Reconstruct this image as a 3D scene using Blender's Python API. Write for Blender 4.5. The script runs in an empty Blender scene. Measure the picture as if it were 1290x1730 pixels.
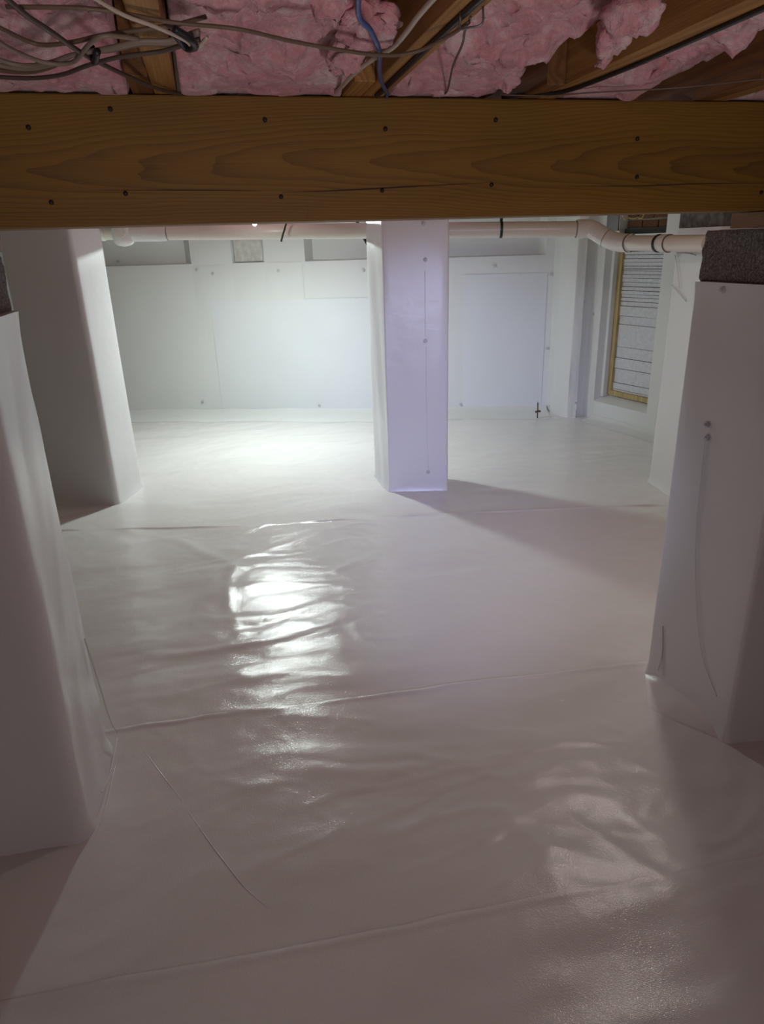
import bpy, math, random
import numpy as np
from mathutils import Vector, Matrix

random.seed(7)
sc = bpy.context.scene
COL = sc.collection

# ---------------------------------------------------------------- camera
cd = bpy.data.cameras.new('camera'); cam = bpy.data.objects.new('camera', cd); COL.objects.link(cam)
cd.sensor_fit = 'HORIZONTAL'; cd.sensor_width = 36.0; cd.lens = 1165 / 1290 * 36.0
cd.shift_y = -5 / 1290
cd.clip_start = 0.05
cam_r = Vector((0.972956, -0.228953, -0.030604)); cam_u = Vector((0.109643, 0.341145, 0.933594)); cam_f = Vector((0.203309, 0.911702, -0.357022))
cm = Matrix((cam_r, cam_u, -cam_f)).transposed().to_4x4(); cm.translation = Vector((0, 0, 1.463))
cam.matrix_world = cm
sc.camera = cam

# ---------------------------------------------------------------- world, lights, exposure
w = bpy.data.worlds.new('world'); sc.world = w; w.use_nodes = True
w.node_tree.nodes['Background'].inputs[0].default_value = (0.5, 0.55, 0.65, 1)
w.node_tree.nodes['Background'].inputs[1].default_value = 0.0
sc.view_settings.view_transform = 'Standard'; sc.view_settings.look = 'None'
sc.view_settings.gamma = 1.0; sc.view_settings.use_curve_mapping = False
sc.view_settings.exposure = 0.0
BULB_A, BULB_B, FILL_C = 37.0, 7.0, 7.5          # bulb powers in watts, the last an added fill (see work_light)

def spot(name, loc, target, power, color, size, blend, radius):
    l = bpy.data.lights.new(name, 'SPOT'); l.energy = power; l.color = color; l.spot_size = math.radians(size); l.spot_blend = blend
    l.shadow_soft_size = radius
    o = bpy.data.objects.new(name, l); COL.objects.link(o); o.location = loc
    o.rotation_euler = (Vector(target) - Vector(loc)).to_track_quat('-Z', 'Y').to_euler()
    return o
# the cool-white hand lamp behind the photographer
spot('hand_lamp', (-0.22, -0.75, 1.15), (1.50, 4.5, 0.25), 330, (0.52, 0.58, 1.0), 30.5, 1.0, 0.06)

# added warm fill behind the photographer, tipped up to brighten insulation and joists
spot('ceiling_fill', (0.25, -0.55, 0.75), (0.42, 1.45, 1.85), 29, (1.0, 0.88, 0.86), 64, 0.8, 0.08)

# ---------------------------------------------------------------- noise helpers
def vn(x, y, seed=0):
    x = np.asarray(x, float); y = np.asarray(y, float)
    xi = np.floor(x).astype(np.int64); yi = np.floor(y).astype(np.int64)
    fx = x - xi; fy = y - yi
    fx = fx * fx * fx * (fx * (fx * 6 - 15) + 10); fy = fy * fy * fy * (fy * (fy * 6 - 15) + 10)
    def h(a, b):
        n = (a * 374761393 + b * 668265263 + seed * 1274126177) & 0xffffffff
        n = ((n ^ (n >> 13)) * 1274126177) & 0xffffffff
        n = (n ^ (n >> 16)) & 0xffff
        return n / 32767.5 - 1
    return (h(xi, yi) * (1 - fx) + h(xi + 1, yi) * fx) * (1 - fy) + (h(xi, yi + 1) * (1 - fx) + h(xi + 1, yi + 1) * fx) * fy
def ridge(x, y, seed=0): return (1 - np.abs(vn(x, y, seed))) ** 3

# ---------------------------------------------------------------- object helpers
def link(o, parent=None):
    COL.objects.link(o)
    if parent is not None: o.parent = parent
    return o
def mesh_obj(name, verts, faces, mat, parent=None, smooth=False):
    m = bpy.data.meshes.new(name); m.from_pydata([tuple(map(float, v)) for v in verts], [], faces); m.update()
    if smooth: m.polygons.foreach_set('use_smooth', [True] * len(m.polygons))
    if mat: m.materials.append(mat)
    return link(bpy.data.objects.new(name, m), parent)
def thing(name, label, cat, group=None):
    o = bpy.data.objects.new(name, None); COL.objects.link(o); o.empty_display_size = 0.05
    o['label'] = label; o['category'] = cat
    if group: o['group'] = group
    return o
def tag(o, label, cat, group=None):
    o['label'] = label; o['category'] = cat
    if group: o['group'] = group
    return o
def struct(o): o['kind'] = 'structure'; return o
def join(parts):
    V, Fc = [], []
    for v, f in parts:
        k = len(V); V += list(v); Fc += [tuple(i + k for i in q) for q in f]
    return V, Fc
def box(x0, x1, y0, y1, z0, z1):
    v = [(x, y, z) for z in (z0, z1) for y in (y0, y1) for x in (x0, x1)]
    return v, [(0, 2, 3, 1), (4, 5, 7, 6), (0, 1, 5, 4), (2, 6, 7, 3), (0, 4, 6, 2), (1, 3, 7, 5)]
def bevel(o, wd=0.003, seg=2):
    b = o.modifiers.new('bevel', 'BEVEL'); b.width = wd; b.segments = seg; b.limit_method = 'ANGLE'; return o
def grid(nu, nv, fn, name, mat, parent=None, flip=False):
    "fn takes arrays of u, v in 0..1 and returns x, y, z arrays"
    U, V = (nu, nv) if not np.isscalar(nu) else (np.linspace(0, 1, nu), np.linspace(0, 1, nv))
    uu, vv = np.meshgrid(U, V)
    x, y, z = fn(uu, vv); n = len(U); m = len(V)
    verts = np.stack([x, y, z], -1).reshape(-1, 3)
    i = np.arange((n - 1) * (m - 1)); r = i // (n - 1); c = i % (n - 1); a = r * n + c
    quads = np.stack([a, a + 1, a + 1 + n, a + n], -1)
    if flip: quads = quads[:, ::-1]
    me = bpy.data.meshes.new(name)
    me.vertices.add(len(verts)); me.vertices.foreach_set('co', verts.ravel())
    me.loops.add(quads.size); me.loops.foreach_set('vertex_index', quads.ravel().astype(np.int32))
    me.polygons.add(len(quads)); me.polygons.foreach_set('loop_start', np.arange(0, quads.size, 4, dtype=np.int32))
    me.polygons.foreach_set('use_smooth', np.ones(len(quads), bool))
    me.update(calc_edges=True); me.validate()
    if mat: me.materials.append(mat)
    return link(bpy.data.objects.new(name, me), parent)
def catmull(pts, n=8):
    P = [Vector(p) for p in pts]; P = [P[0] * 2 - P[1]] + P + [P[-1] * 2 - P[-2]]; out = []
    for i in range(1, len(P) - 2):
        for k in range(n):
            t = k / n; a, b, c, d = P[i - 1:i + 3]
            out.append(0.5 * ((2 * b) + (c - a) * t + (2 * a - 5 * b + 4 * c - d) * t * t + (3 * b - a - 3 * c + d) * t ** 3))
    return out + [P[-2]]
def tube(pts, r, seg=8, smooth_n=0, cap=True):
    P = catmull(pts, smooth_n) if smooth_n else [Vector(p) for p in pts]
    R = r if isinstance(r, (list, tuple)) else [r] * len(P)
    V, Fc = [], []; up = None
    for i, p in enumerate(P):
        d = (P[min(i + 1, len(P) - 1)] - P[max(i - 1, 0)]).normalized()
        if up is None:
            up = Vector((0, 0, 1)) if abs(d.z) < 0.9 else Vector((1, 0, 0))
        a = (up - d * up.dot(d)).normalized(); b = d.cross(a); up = a
        for k in range(seg):
            t = 2 * math.pi * k / seg; V.append(p + (a * math.cos(t) + b * math.sin(t)) * R[i])
    for i in range(len(P) - 1):
        for k in range(seg):
            q = (k + 1) % seg; Fc.append((i * seg + k, i * seg + q, (i + 1) * seg + q, (i + 1) * seg + k))
    if cap:
        Fc.append(tuple(range(seg))[::-1]); Fc.append(tuple(range((len(P) - 1) * seg, len(P) * seg)))
    return V, Fc
def auto_smooth(o, ang=35):
    m = o.data; m.polygons.foreach_set('use_smooth', [True] * len(m.polygons))
    try: m.set_sharp_from_angle(angle=math.radians(ang))
    except Exception: pass
    return o

# ---------------------------------------------------------------- materials
def nodes(name):
    m = bpy.data.materials.new(name); m.use_nodes = True; nt = m.node_tree
    return m, nt, nt.nodes['Principled BSDF']
def N(nt, t, **k):
    n = nt.nodes.new(t)
    for a, b in k.items():
        if a in n.inputs.keys(): n.inputs[a].default_value = b
        else: setattr(n, a, b)
    return n
def ramp(nt, fac, stops):
    r = N(nt, 'ShaderNodeValToRGB'); el = r.color_ramp.elements
    while len(el) < len(stops): el.new(0.5)
    for e, (p, c) in zip(el, stops): e.position = p; e.color = (*c, 1)
    nt.links.new(fac, r.inputs[0]); return r.outputs[0]
def coords(nt, scale=(1, 1, 1), rot=(0, 0, 0), kind='Object'):
    t = N(nt, 'ShaderNodeTexCoord'); mp = N(nt, 'ShaderNodeMapping'); mp.inputs['Scale'].default_value = scale; mp.inputs['Rotation'].default_value = rot
    nt.links.new(t.outputs[kind], mp.inputs[0]); return mp.outputs[0]
def noise(nt, vec, scale, detail=4, rough=0.5, dist=0.0):
    n = N(nt, 'ShaderNodeTexNoise'); n.inputs['Scale'].default_value = scale; n.inputs['Detail'].default_value = detail
    n.inputs['Roughness'].default_value = rough; n.inputs['Distortion'].default_value = dist
    if vec is not None: nt.links.new(vec, n.inputs['Vector'])
    return n.outputs['Fac']
def bump(nt, bsdf, h, strength, dist, prev=None):
    b = N(nt, 'ShaderNodeBump'); b.inputs['Strength'].default_value = strength; b.inputs['Distance'].default_value = dist
    nt.links.new(h, b.inputs['Height'])
    if prev: nt.links.new(prev, b.inputs['Normal'])
    nt.links.new(b.outputs[0], bsdf.inputs['Normal']); return b.outputs[0]
def simple(name, col, rough=0.5, metal=0.0, bscale=None, bstr=0.2, bdist=0.002, var=None):
    m, nt, b = nodes(name); b.inputs['Base Color'].default_value = (*col, 1); b.inputs['Roughness'].default_value = rough; b.inputs['Metallic'].default_value = metal
    v = coords(nt)
    n = noise(nt, v, bscale or 40, 4)
    k = var if var else 0.85
    nt.links.new(ramp(nt, n, [(0.3, tuple(c * k for c in col)), (0.7, col)]), b.inputs['Base Color'])
    if bscale: bump(nt, b, n, bstr, bdist)
    return m

def liner_mat(name, col, rough=0.3, weave=0.25, soft=0.4):
    "string-reinforced white polyethylene liner: fine square weave and soft waviness"
    m, nt, b = nodes(name)
    b.inputs['Roughness'].default_value = rough; b.inputs['IOR'].default_value = 1.5
    v = coords(nt)
    n = noise(nt, v, 1.7, 3)
    nt.links.new(ramp(nt, n, [(0.3, tuple(c * 0.95 for c in col)), (0.7, col)]), b.inputs['Base Color'])
    big = noise(nt, coords(nt, (1, 1, 1)), 14, 3, 0.5, 0.4)
    p = bump(nt, b, big, soft, 0.012)
    fine = noise(nt, coords(nt, (1.0, 1.0, 1.0)), 260, 2, 0.6)
    p = bump(nt, b, fine, weave, 0.0013, p)
    w1 = N(nt, 'ShaderNodeTexWave', bands_direction='X'); w1.inputs['Scale'].default_value = 90; w1.inputs['Distortion'].default_value = 0.6
    w2 = N(nt, 'ShaderNodeTexWave', bands_direction='Y'); w2.inputs['Scale'].default_value = 90; w2.inputs['Distortion'].default_value = 0.6
    nt.links.new(v, w1.inputs[0]); nt.links.new(v, w2.inputs[0])
    mx = N(nt, 'ShaderNodeMath', operation='MAXIMUM'); nt.links.new(w1.outputs['Fac'], mx.inputs[0]); nt.links.new(w2.outputs['Fac'], mx.inputs[1])
    bump(nt, b, mx.outputs[0], weave * 0.5, 0.0008, p)
    return m
def wood_mat(name, dark, mid, light, axis='X', grain=1.0, rough=0.6, offset=0.0):
    m, nt, b = nodes(name); b.inputs['Roughness'].default_value = rough
    sc_ = {'X': (0.35, 7, 7), 'Y': (7, 0.35, 7), 'Z': (7, 7, 0.35)}[axis]
    v = coords(nt, sc_)
    n1 = noise(nt, v, 1.6 * grain, 2, 0.4)
    w1 = N(nt, 'ShaderNodeMath', operation='MULTIPLY'); w1.inputs[1].default_value = 22; nt.links.new(n1, w1.inputs[0])
    fr = N(nt, 'ShaderNodeMath', operation='PINGPONG'); fr.inputs[1].default_value = 1.0; nt.links.new(w1.outputs[0], fr.inputs[0])
    fine = noise(nt, coords(nt, tuple(s * 22 if s > 1 else s * 5 for s in sc_)), 3, 5, 0.65)
    mix = N(nt, 'ShaderNodeMath', operation='MULTIPLY_ADD'); mix.inputs[1].default_value = 0.34; nt.links.new(fr.outputs[0], mix.inputs[0])
    f2 = N(nt, 'ShaderNodeMath', operation='MULTIPLY'); f2.inputs[1].default_value = 0.9; nt.links.new(fine, f2.inputs[0]); nt.links.new(f2.outputs[0], mix.inputs[2])
    nt.links.new(ramp(nt, mix.outputs[0], [(0.28, light), (0.58, mid), (0.95, dark)]), b.inputs['Base Color'])
    bump(nt, b, fine, 0.25, 0.002)
    return m

LINER = liner_mat('white_liner', (0.83, 0.81, 0.795), 0.14, 0.30, 0.10)
LINER_WALL = liner_mat('white_wall_liner', (0.80, 0.81, 0.80), 0.5, 0.12, 0.12)
LINER_PATCH = liner_mat('white_wall_sheet', (0.80, 0.82, 0.84), 0.5, 0.12, 0.15)
LINER_PIER = liner_mat('white_pier_liner', (0.81, 0.80, 0.80), 0.30, 0.15, 0.12)
FOIL = simple('clear_plastic_fold', (0.72, 0.71, 0.66), 0.18, 0.0, 22, 0.9, 0.02)
def plain_sawn_mat(name, dark, mid, light, zc):
    "plain-sawn pine: nested arches along the middle of the board, close straight lines towards its edges"
    m, nt, b = nodes(name); b.inputs['Roughness'].default_value = 0.6
    def math_(op, a, c=None, d=None):
        n = N(nt, 'ShaderNodeMath', operation=op)
        for k, v in enumerate((a, c, d)):
            if v is None: continue
            if isinstance(v, (int, float)): n.inputs[k].default_value = v
            else: nt.links.new(v, n.inputs[k])
        return n.outputs[0]
    t = N(nt, 'ShaderNodeTexCoord'); sp = N(nt, 'ShaderNodeSeparateXYZ'); nt.links.new(t.outputs['Object'], sp.inputs[0])
    wob = noise(nt, coords(nt, (1.3, 1.3, 3)), 1.0, 2, 0.4); wob2 = noise(nt, coords(nt, (3, 3, 16)), 1.0, 3, 0.5)
    dz = math_('ADD', math_('SUBTRACT', sp.outputs['Z'], zc), math_('MULTIPLY', math_('SUBTRACT', wob, 0.5), 0.10))
    ph = math_('ADD', math_('MULTIPLY', sp.outputs['X'], -5.5), math_('MULTIPLY', math_('MULTIPLY', dz, dz), 900.0))
    ph = math_('ADD', ph, math_('MULTIPLY', wob2, 2.2))
    rings = math_('POWER', math_('FRACT', ph), 2.2)
    fine = noise(nt, coords(nt, (2.2, 130, 130)), 3, 5, 0.65)
    big = noise(nt, coords(nt, (0.8, 4, 9)), 1.5, 3, 0.5)
    mix = math_('ADD', math_('ADD', math_('MULTIPLY', rings, 0.25), math_('MULTIPLY', fine, 0.45)), math_('MULTIPLY', big, 0.45))
    nt.links.new(ramp(nt, mix, [(0.28, light), (0.52, mid), (0.92, dark)]), b.inputs['Base Color'])
    bump(nt, b, fine, 0.2, 0.0015)
    return m
BEAM = plain_sawn_mat('beam_wood', (0.092, 0.038, 0.004), (0.225, 0.112, 0.013), (0.29, 0.153, 0.022), 1.622)
JOIST = wood_mat('joist_wood', (0.24, 0.105, 0.025), (0.40, 0.20, 0.055), (0.52, 0.29, 0.10), 'Y')
JOIST_D = wood_mat('dark_joist_wood', (0.11, 0.045, 0.014), (0.20, 0.085, 0.024), (0.28, 0.13, 0.04), 'Y')
PLY = wood_mat('subfloor_plywood', (0.30, 0.17, 0.07), (0.42, 0.26, 0.12), (0.5, 0.33, 0.17), 'X')
YELLOW = wood_mat('yellow_trim_wood', (0.30, 0.21, 0.08), (0.50, 0.38, 0.17), (0.62, 0.50, 0.26), 'Z')
CRACK = simple('dark_crack', (0.06, 0.024, 0.006), 0.8)
NAIL = simple('rusty_nail', (0.035, 0.02, 0.014), 0.6, 0.3)
PVC = simple('pvc_pipe', (0.80, 0.74, 0.66), 0.28, 0, 60, 0.05, 0.001, 0.96)
PVC_F = simple('pvc_fitting', (0.82, 0.78, 0.75), 0.25, 0, 60, 0.05, 0.001, 0.96)
SEAMD = simple('dark_joint', (0.20, 0.15, 0.12), 0.6)
BLACK = simple('black_rubber', (0.018, 0.018, 0.02), 0.45)
BROWNC = simple('brown_cable', (0.16, 0.105, 0.07), 0.5)
GREYC = simple('grey_cable', (0.27, 0.21, 0.165), 0.5)
WHITEC = simple('white_cable', (0.60, 0.50, 0.42), 0.45)
BLUEC = simple('blue_cable', (0.07, 0.11, 0.30), 0.4)
YELLOWC = simple('yellow_cable', (0.62, 0.50, 0.16), 0.45)
DARKC = simple('dark_cable', (0.10, 0.07, 0.055), 0.5)
STEEL = simple('grey_steel', (0.30, 0.30, 0.31), 0.45, 0.7, 30)
RUST = simple('rusty_stake', (0.12, 0.09, 0.08), 0.6, 0.4)
BRICK = simple('old_brick', (0.20, 0.09, 0.05), 0.9, 0, 60, 0.6, 0.004, 0.5)
MORTAR = simple('mortar', (0.42, 0.38, 0.30), 0.95, 0, 80, 0.6, 0.004, 0.6)
LINTEL = simple('dark_lintel', (0.05, 0.055, 0.05), 0.6, 0.2)
BOARD = simple('painted_board', (0.74, 0.75, 0.80), 0.5, 0, 45, 0.8, 0.006, 0.85)
PIN = simple('plastic_pin', (0.62, 0.62, 0.64), 0.3)
HOLDER = simple('lamp_plastic', (0.5, 0.42, 0.1), 0.5)

def block_mat():
    m, nt, b = nodes('concrete_block'); b.inputs['Roughness'].default_value = 0.95
    v = coords(nt); n = noise(nt, v, 170, 4, 0.7); n2 = noise(nt, v, 14, 3)
    c1 = ramp(nt, n, [(0.32, (0.055, 0.048, 0.048)), (0.52, (0.20, 0.17, 0.165)), (0.68, (0.36, 0.32, 0.31))])
    nt.links.new(c1, b.inputs['Base Color'])
    bump(nt, b, n, 0.9, 0.006); return m
BLOCK = block_mat()
def insul_mat():
    m, nt, b = nodes('pink_fibreglass'); b.inputs['Roughness'].default_value = 1.0
    b.inputs['Sheen Weight'].default_value = 0.25
    b.inputs['Specular IOR Level'].default_value = 0.1
    v = coords(nt, (1, 1, 1)); n = noise(nt, v, 9, 6, 0.65, 1.2); n2 = noise(nt, v, 90, 5, 0.7, 0.8)
    mx = N(nt, 'ShaderNodeMath', operation='MULTIPLY_ADD'); mx.inputs[1].default_value = 0.35; nt.links.new(n2, mx.inputs[0])
    mm = N(nt, 'ShaderNodeMath', operation='MULTIPLY'); mm.inputs[1].default_value = 0.65; nt.links.new(n, mm.inputs[0]); nt.links.new(mm.outputs[0], mx.inputs[2])
    nt.links.new(ramp(nt, mx.outputs[0], [(0.33, (0.70, 0.26, 0.30)), (0.49, (0.86, 0.43, 0.47)), (0.62, (0.94, 0.72, 0.72))]), b.inputs['Base Color'])
    p = bump(nt, b, n2, 0.55, 0.012)
    n3 = noise(nt, v, 30, 6, 0.7, 2.0); bump(nt, b, n3, 0.5, 0.025, p)
    return m
PINK = insul_mat()
def bulb_mat(name, col, strength):
    m, nt, b = nodes(name); b.inputs['Base Color'].default_value = (0.9, 0.9, 0.9, 1)
    b.inputs['Emission Color'].default_value = (*col, 1); b.inputs['Emission Strength'].default_value = strength; return m

# ================================================================ SETTING
ZC = 1.99                                     # underside of the subfloor
# ---- floor height field
CREASES = [  # x1, y1, x2, y2, height, width
    (0.645, 1.431, 0.847, 1.059, .006, .022), (0.61, 1.268, 0.684, 1.044, .006, .022), (0.845, 1.669, 1.05, 1.606, .005, .025), (1.011, 1.75, 1.056, 1.617, .004, .02),
    (0.843, 1.355, 0.893, 1.254, .004, .018), (0.597, 1.542, 0.657, 1.552, .004, .025), (-0.061, 1.582, 0.073, 1.581, .005, .022), (0.059, 1.609, 0.434, 1.613, .005, .03),
    (-0.347, 1.539, -0.191, 1.522, .004, .02), (-0.223, 2.442, 0.322, 2.471, .009, .035), (-0.228, 2.733, 0.355, 2.67, .010, .04), (-0.046, 2.905, 0.334, 2.884, .008, .035),
    (-0.119, 1.967, 0.152, 1.923, .005, .02), (-0.135, 2.176, 0.137, 2.137, .008, .035), (-0.008, 3.152, 0.041, 2.602, .006, .03), (-0.655, 4.011, -0.243, 3.651, .008, .04),
    (-0.244, 3.695, -0.008, 3.152, .007, .035), (0.413, 3.024, 0.551, 3.125, .006, .03), (0.607, 1.025, 0.593, 0.97, .004, .02), (0.234, 0.994, 0.265, 0.923, .003, .018),
    (1.3, 3.9, 2.0, 3.55, .010, .05), (0.95, 4.0, 1.2, 3.3, .008, .05), (-0.7, 4.3, -0.1, 4.1, .007, .05), (-0.3, 5.1, 0.9, 4.55, .008, .06), (1.4, 4.7, 2.6, 4.5, .010, .06),
    (1.35, 1.85, 0.9, 2.35, .006, .04), (-0.48, 1.98, -0.3, 2.5, .006, .04), (0.3, 3.3, 1.9, 3.0, .004, .04)]
def H(x, y):
    x = np.asarray(x, float); y = np.asarray(y, float)
    wx = x + 0.12 * vn(x * 2.1, y * 2.1, 5); wy = y + 0.10 * vn(x * 1.9, y * 2.3, 6)
    h = 0.010 * vn(wx * 1.1, wy * 1.3, 1) + 0.0045 * vn(wx * 2.2, wy * 5.5, 2)
    h = h + 0.0040 * ridge(wx * 1.6 + 0.5 * y, wy * 4.5, 3) * (0.5 + 0.5 * vn(x * 1.3, y * 1.3, 9))
    h = h + 0.0011 * vn(wx * 9, wy * 17, 4) + 0.0006 * vn(wx * 22, wy * 30, 8) + 0.0016 * vn(wx * 4 + 0.7 * wy, wy * 21, 11) * np.clip(vn(x * 1.1 + 3, y * 1.1, 12) + 0.35, 0, 1) + 0.0018 * (1 - np.abs(vn((wx + wy) * 3, (wy - wx) * 2 + wy * 6, 13))) ** 6
    g = np.exp(-((x - 0.05) / 0.75) ** 2 - ((y - 2.8) / 0.9) ** 2)
    h = h + g * (-0.012 * (x - 0.1) + 0.0022 * vn(wx * 3.2, wy * 7, 21) + 0.0012 * vn(wx * 8, wy * 13, 22))
    g2 = np.exp(-((x - 0.8) / 0.35) ** 2 - ((y - 1.35) / 0.45) ** 2)
    h = h + g2 * (0.0030 * vn((wx + wy) * 4, (wy - wx) * 9, 23) + 0.0012 * vn((wx + wy) * 12, (wy - wx) * 20, 24))
    for x1, y1, x2, y2, hh, ww in CREASES:
        dx, dy = x2 - x1, y2 - y1; L2 = dx * dx + dy * dy
        t = ((wx - x1) * dx + (wy - y1) * dy) / L2; tc = np.clip(t, -0.15, 1.15)
        d2 = (wx - x1 - tc * dx) ** 2 + (wy - y1 - tc * dy) ** 2
        h = h + 0.55 * hh * np.exp(-d2 / (ww * ww)) * np.clip(1 - np.abs(t - 0.5) * 0.9, 0, 1)
    return h - 0.004
floor = struct(mesh_obj('floor', *box(-3.2, 5.0, -2.2, 8.2, -0.12, -0.045), simple('packed_earth', (0.2, 0.15, 0.1), 1.0)))
SEAMS = [lambda x: -2.2 + 0 * x, lambda x: 1.07 - 0.05 * x, lambda x: 1.945 - 0.07 * x, lambda x: 3.69 - 0.187 * x, lambda x: 7.5 - 0.2 * x]
for i in range(4):
    xs = np.concatenate([np.linspace(-3.2, -1.2, 30)[:-1], np.linspace(-1.2, 1.6, [120, 200, 200, 150][i])[:-1], np.linspace(1.6, 3.4, 70)[:-1], np.linspace(3.4, 5.0, 20)])
    if i == 0: vs = np.concatenate([np.linspace(0, 0.86, 50)[:-1], np.linspace(0.86, 0.98, 38)[:-1], np.linspace(0.98, 1, 16)])
    else: vs = np.concatenate([np.linspace(0, 0.95, [0, 85, 125, 170][i])[:-1], np.linspace(0.95, 1, 18)])
    lo, hi = SEAMS[i], SEAMS[i + 1]
    def fn(u, v, lo=lo, hi=hi, i=i):
        x = u; wob = 0.006 * vn(x * 3, 0 * x + i, 31) + 0.0025 * vn(x * 11, 0 * x + i, 32)
        over = 0.055 if i < 3 else 0.0
        y0 = lo(x) + (wob if i else 0) - (0.02 if i else 0); y1 = hi(x) + over + 0.006 * vn(x * 3, 0 * x + i + 1, 31) + 0.0025 * vn(x * 11, 0 * x + i + 1, 32)
        y = y0 + v * (y1 - y0)
        z = H(x, y)
        if i < 3:
            d = y1 - y; z = z + [0.0015, 0.0035, 0.006][i] * np.exp(-(d / 0.16) ** 2) + [0.0013, 0.0030, 0.006][i] * np.exp(-((d - 0.010) / 0.012) ** 2) * np.clip(0.7 + 1.1 * vn(x * 4, y * 0 + i, 40), 0.15, 2)
        return x, y, z
    grid(xs, vs, fn, 'floor_sheet', LINER, floor)
# collar sheets taped to the feet of the two near piers
def flap(name, edge, base, zb, parent):
    E_ = catmull([(*p, 0) for p in edge], 8); B_ = catmull([(*p, 0) for p in base], 8)
    n = 24
    def samp(P, t):
        f = t * (len(P) - 1); i = np.minimum(f.astype(int), len(P) - 2); k = f - i
        A = np.array([p[:] for p in P]); return A[i, 0] * (1 - k) + A[i + 1, 0] * k, A[i, 1] * (1 - k) + A[i + 1, 1] * k
    def fn(u, v):
        ex, ey = samp(E_, u); bx, by = samp(B_, u)
        x = bx + (ex - bx) * v; y = by + (ey - by) * v
        return x, y, H(x, y) + 0.0035 * (1 - v ** 8) + 0.0005 + zb * (1 - v) ** 2
    return grid(n, 20, fn, name, LINER, parent)
flap('collar_sheet', [(1.36, 1.85), (1.30, 1.74), (1.261, 1.654), (1.32, 1.55), (1.40, 1.45)], [(1.37, 1.85), (1.375, 1.75), (1.38, 1.65), (1.385, 1.55), (1.40, 1.46)], 0.03, floor)
def floor_seam(pts, r_):
    P = catmull([(*p, 0) for p in pts], 10); P = [(p.x, p.y, float(H(p.x, p.y)) - 0.0006) for p in P]; n = len(P)
    mesh_obj('sheet_edge', *tube(P, [max(0.0003, r_ * math.sin(math.pi * (0.12 + 0.86 * i / (n - 1)))) for i in range(n)], 6), LINER, floor, True)
floor_seam([(-0.47, 1.98), (-0.42, 1.962), (-0.389, 1.93), (-0.30, 1.75), (-0.208, 1.57)], 0.0030)
floor_seam([(-0.23, 1.60), (-0.16, 1.45), (-0.083, 1.303), (0.0, 1.20)], 0.0024)
floor_seam([(-0.45, 1.97), (-0.455, 1.80), (-0.46, 1.65), (-0.475, 1.55)], 0.003)

ceiling = struct(mesh_obj('ceiling', *box(-3.2, 5.0, -2.2, 8.2, ZC, ZC + 0.02), PLY))

# ---- back wall (the liner hung over block work with pockets along its top)
bA = np.array((-1.097, 7.127)); ub = np.array((0.94644, -0.32288)); nb = np.array((0.32288, 0.94644))    # along, and into the wall
def wallp(A, u_, n_, a, d, z): return (A[0] + u_[0] * a + n_[0] * d, A[1] + u_[1] * a + n_[1] * d, z)
def wall_cells(A, u_, n_, us, zs, holes, name, mat, seed, amp=0.004):
    "vertical wall with slanted pockets: holes = (u0, u1, z0, z1, inner u0, inner u1, inner z0, depth)"
    parts = []
    for i in range(len(us) - 1):
        for j in range(len(zs) - 1):
            a0, a1, z0, z1 = us[i], us[i + 1], zs[j], zs[j + 1]
            if any(h[0] - 1e-6 <= a0 and a1 <= h[1] + 1e-6 and h[2] - 1e-6 <= z0 and z1 <= h[3] + 1e-6 for h in holes): continue
            n = max(2, int((a1 - a0) / 0.05) + 1); m = max(2, int((z1 - z0) / 0.05) + 1)
            aa, zz = np.meshgrid(np.linspace(a0, a1, n), np.linspace(z0, z1, m))
            e = np.minimum(np.minimum(aa - a0, a1 - aa), np.minimum(zz - z0, z1 - zz)); e = np.clip(e / 0.06, 0, 1)
            d = -amp * e * (vn(aa * 2.5, zz * 1.7, seed) + 0.6 * vn(aa * 6 + zz * 3, zz * 2.5, seed + 1))
            V = [wallp(A, u_, n_, a_, d_, z_) for a_, d_, z_ in zip(aa.ravel(), d.ravel(), zz.ravel())]
            Fc = [(r * n + c, r * n + c + 1, (r + 1) * n + c + 1, (r + 1) * n + c) for r in range(m - 1) for c in range(n - 1)]
            parts.append((V, Fc))
    for (a0, a1, z0, z1, i0, i1, iz, dep) in holes:
        o = [wallp(A, u_, n_, a0, 0, z0), wallp(A, u_, n_, a1, 0, z0), wallp(A, u_, n_, a1, 0, z1), wallp(A, u_, n_, a0, 0, z1)]
        q = [wallp(A, u_, n_, i0, dep, iz), wallp(A, u_, n_, i1, dep, iz), wallp(A, u_, n_, i1, dep, z1), wallp(A, u_, n_, i0, dep, z1)]
        parts.append((o + q, [(4, 5, 6, 7), (0, 1, 5, 4), (1, 2, 6, 5), (2, 3, 7, 6), (3, 0, 4, 7)]))
    V, Fc = join(parts)
    return auto_smooth(mesh_obj(name, V, Fc, mat), 30)
pockets = [(-0.9, 0.985, 1.358, 1.62, -0.9, 0.90, 1.37, 0.10), (1.362, 1.655, 1.354, 1.70, 1.375, 1.645, 1.362, 0.05),
           (2.025, 2.78, 1.350, 1.70, 2.075, 2.76, 1.362, 0.12), (3.02, 4.12, 1.345, 1.70, 3.06, 4.07, 1.352, 0.12)]
wall_back = struct(wall_cells(bA, ub, nb, [-2.3, -0.9, 0.985, 1.362, 1.655, 2.025, 2.78, 3.02, 4.12, 4.1904], [-0.04, 1.345, 1.350, 1.354, 1.358, 1.62, 1.70, ZC], pockets, 'wall_back', LINER_WALL, 50))
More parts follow.
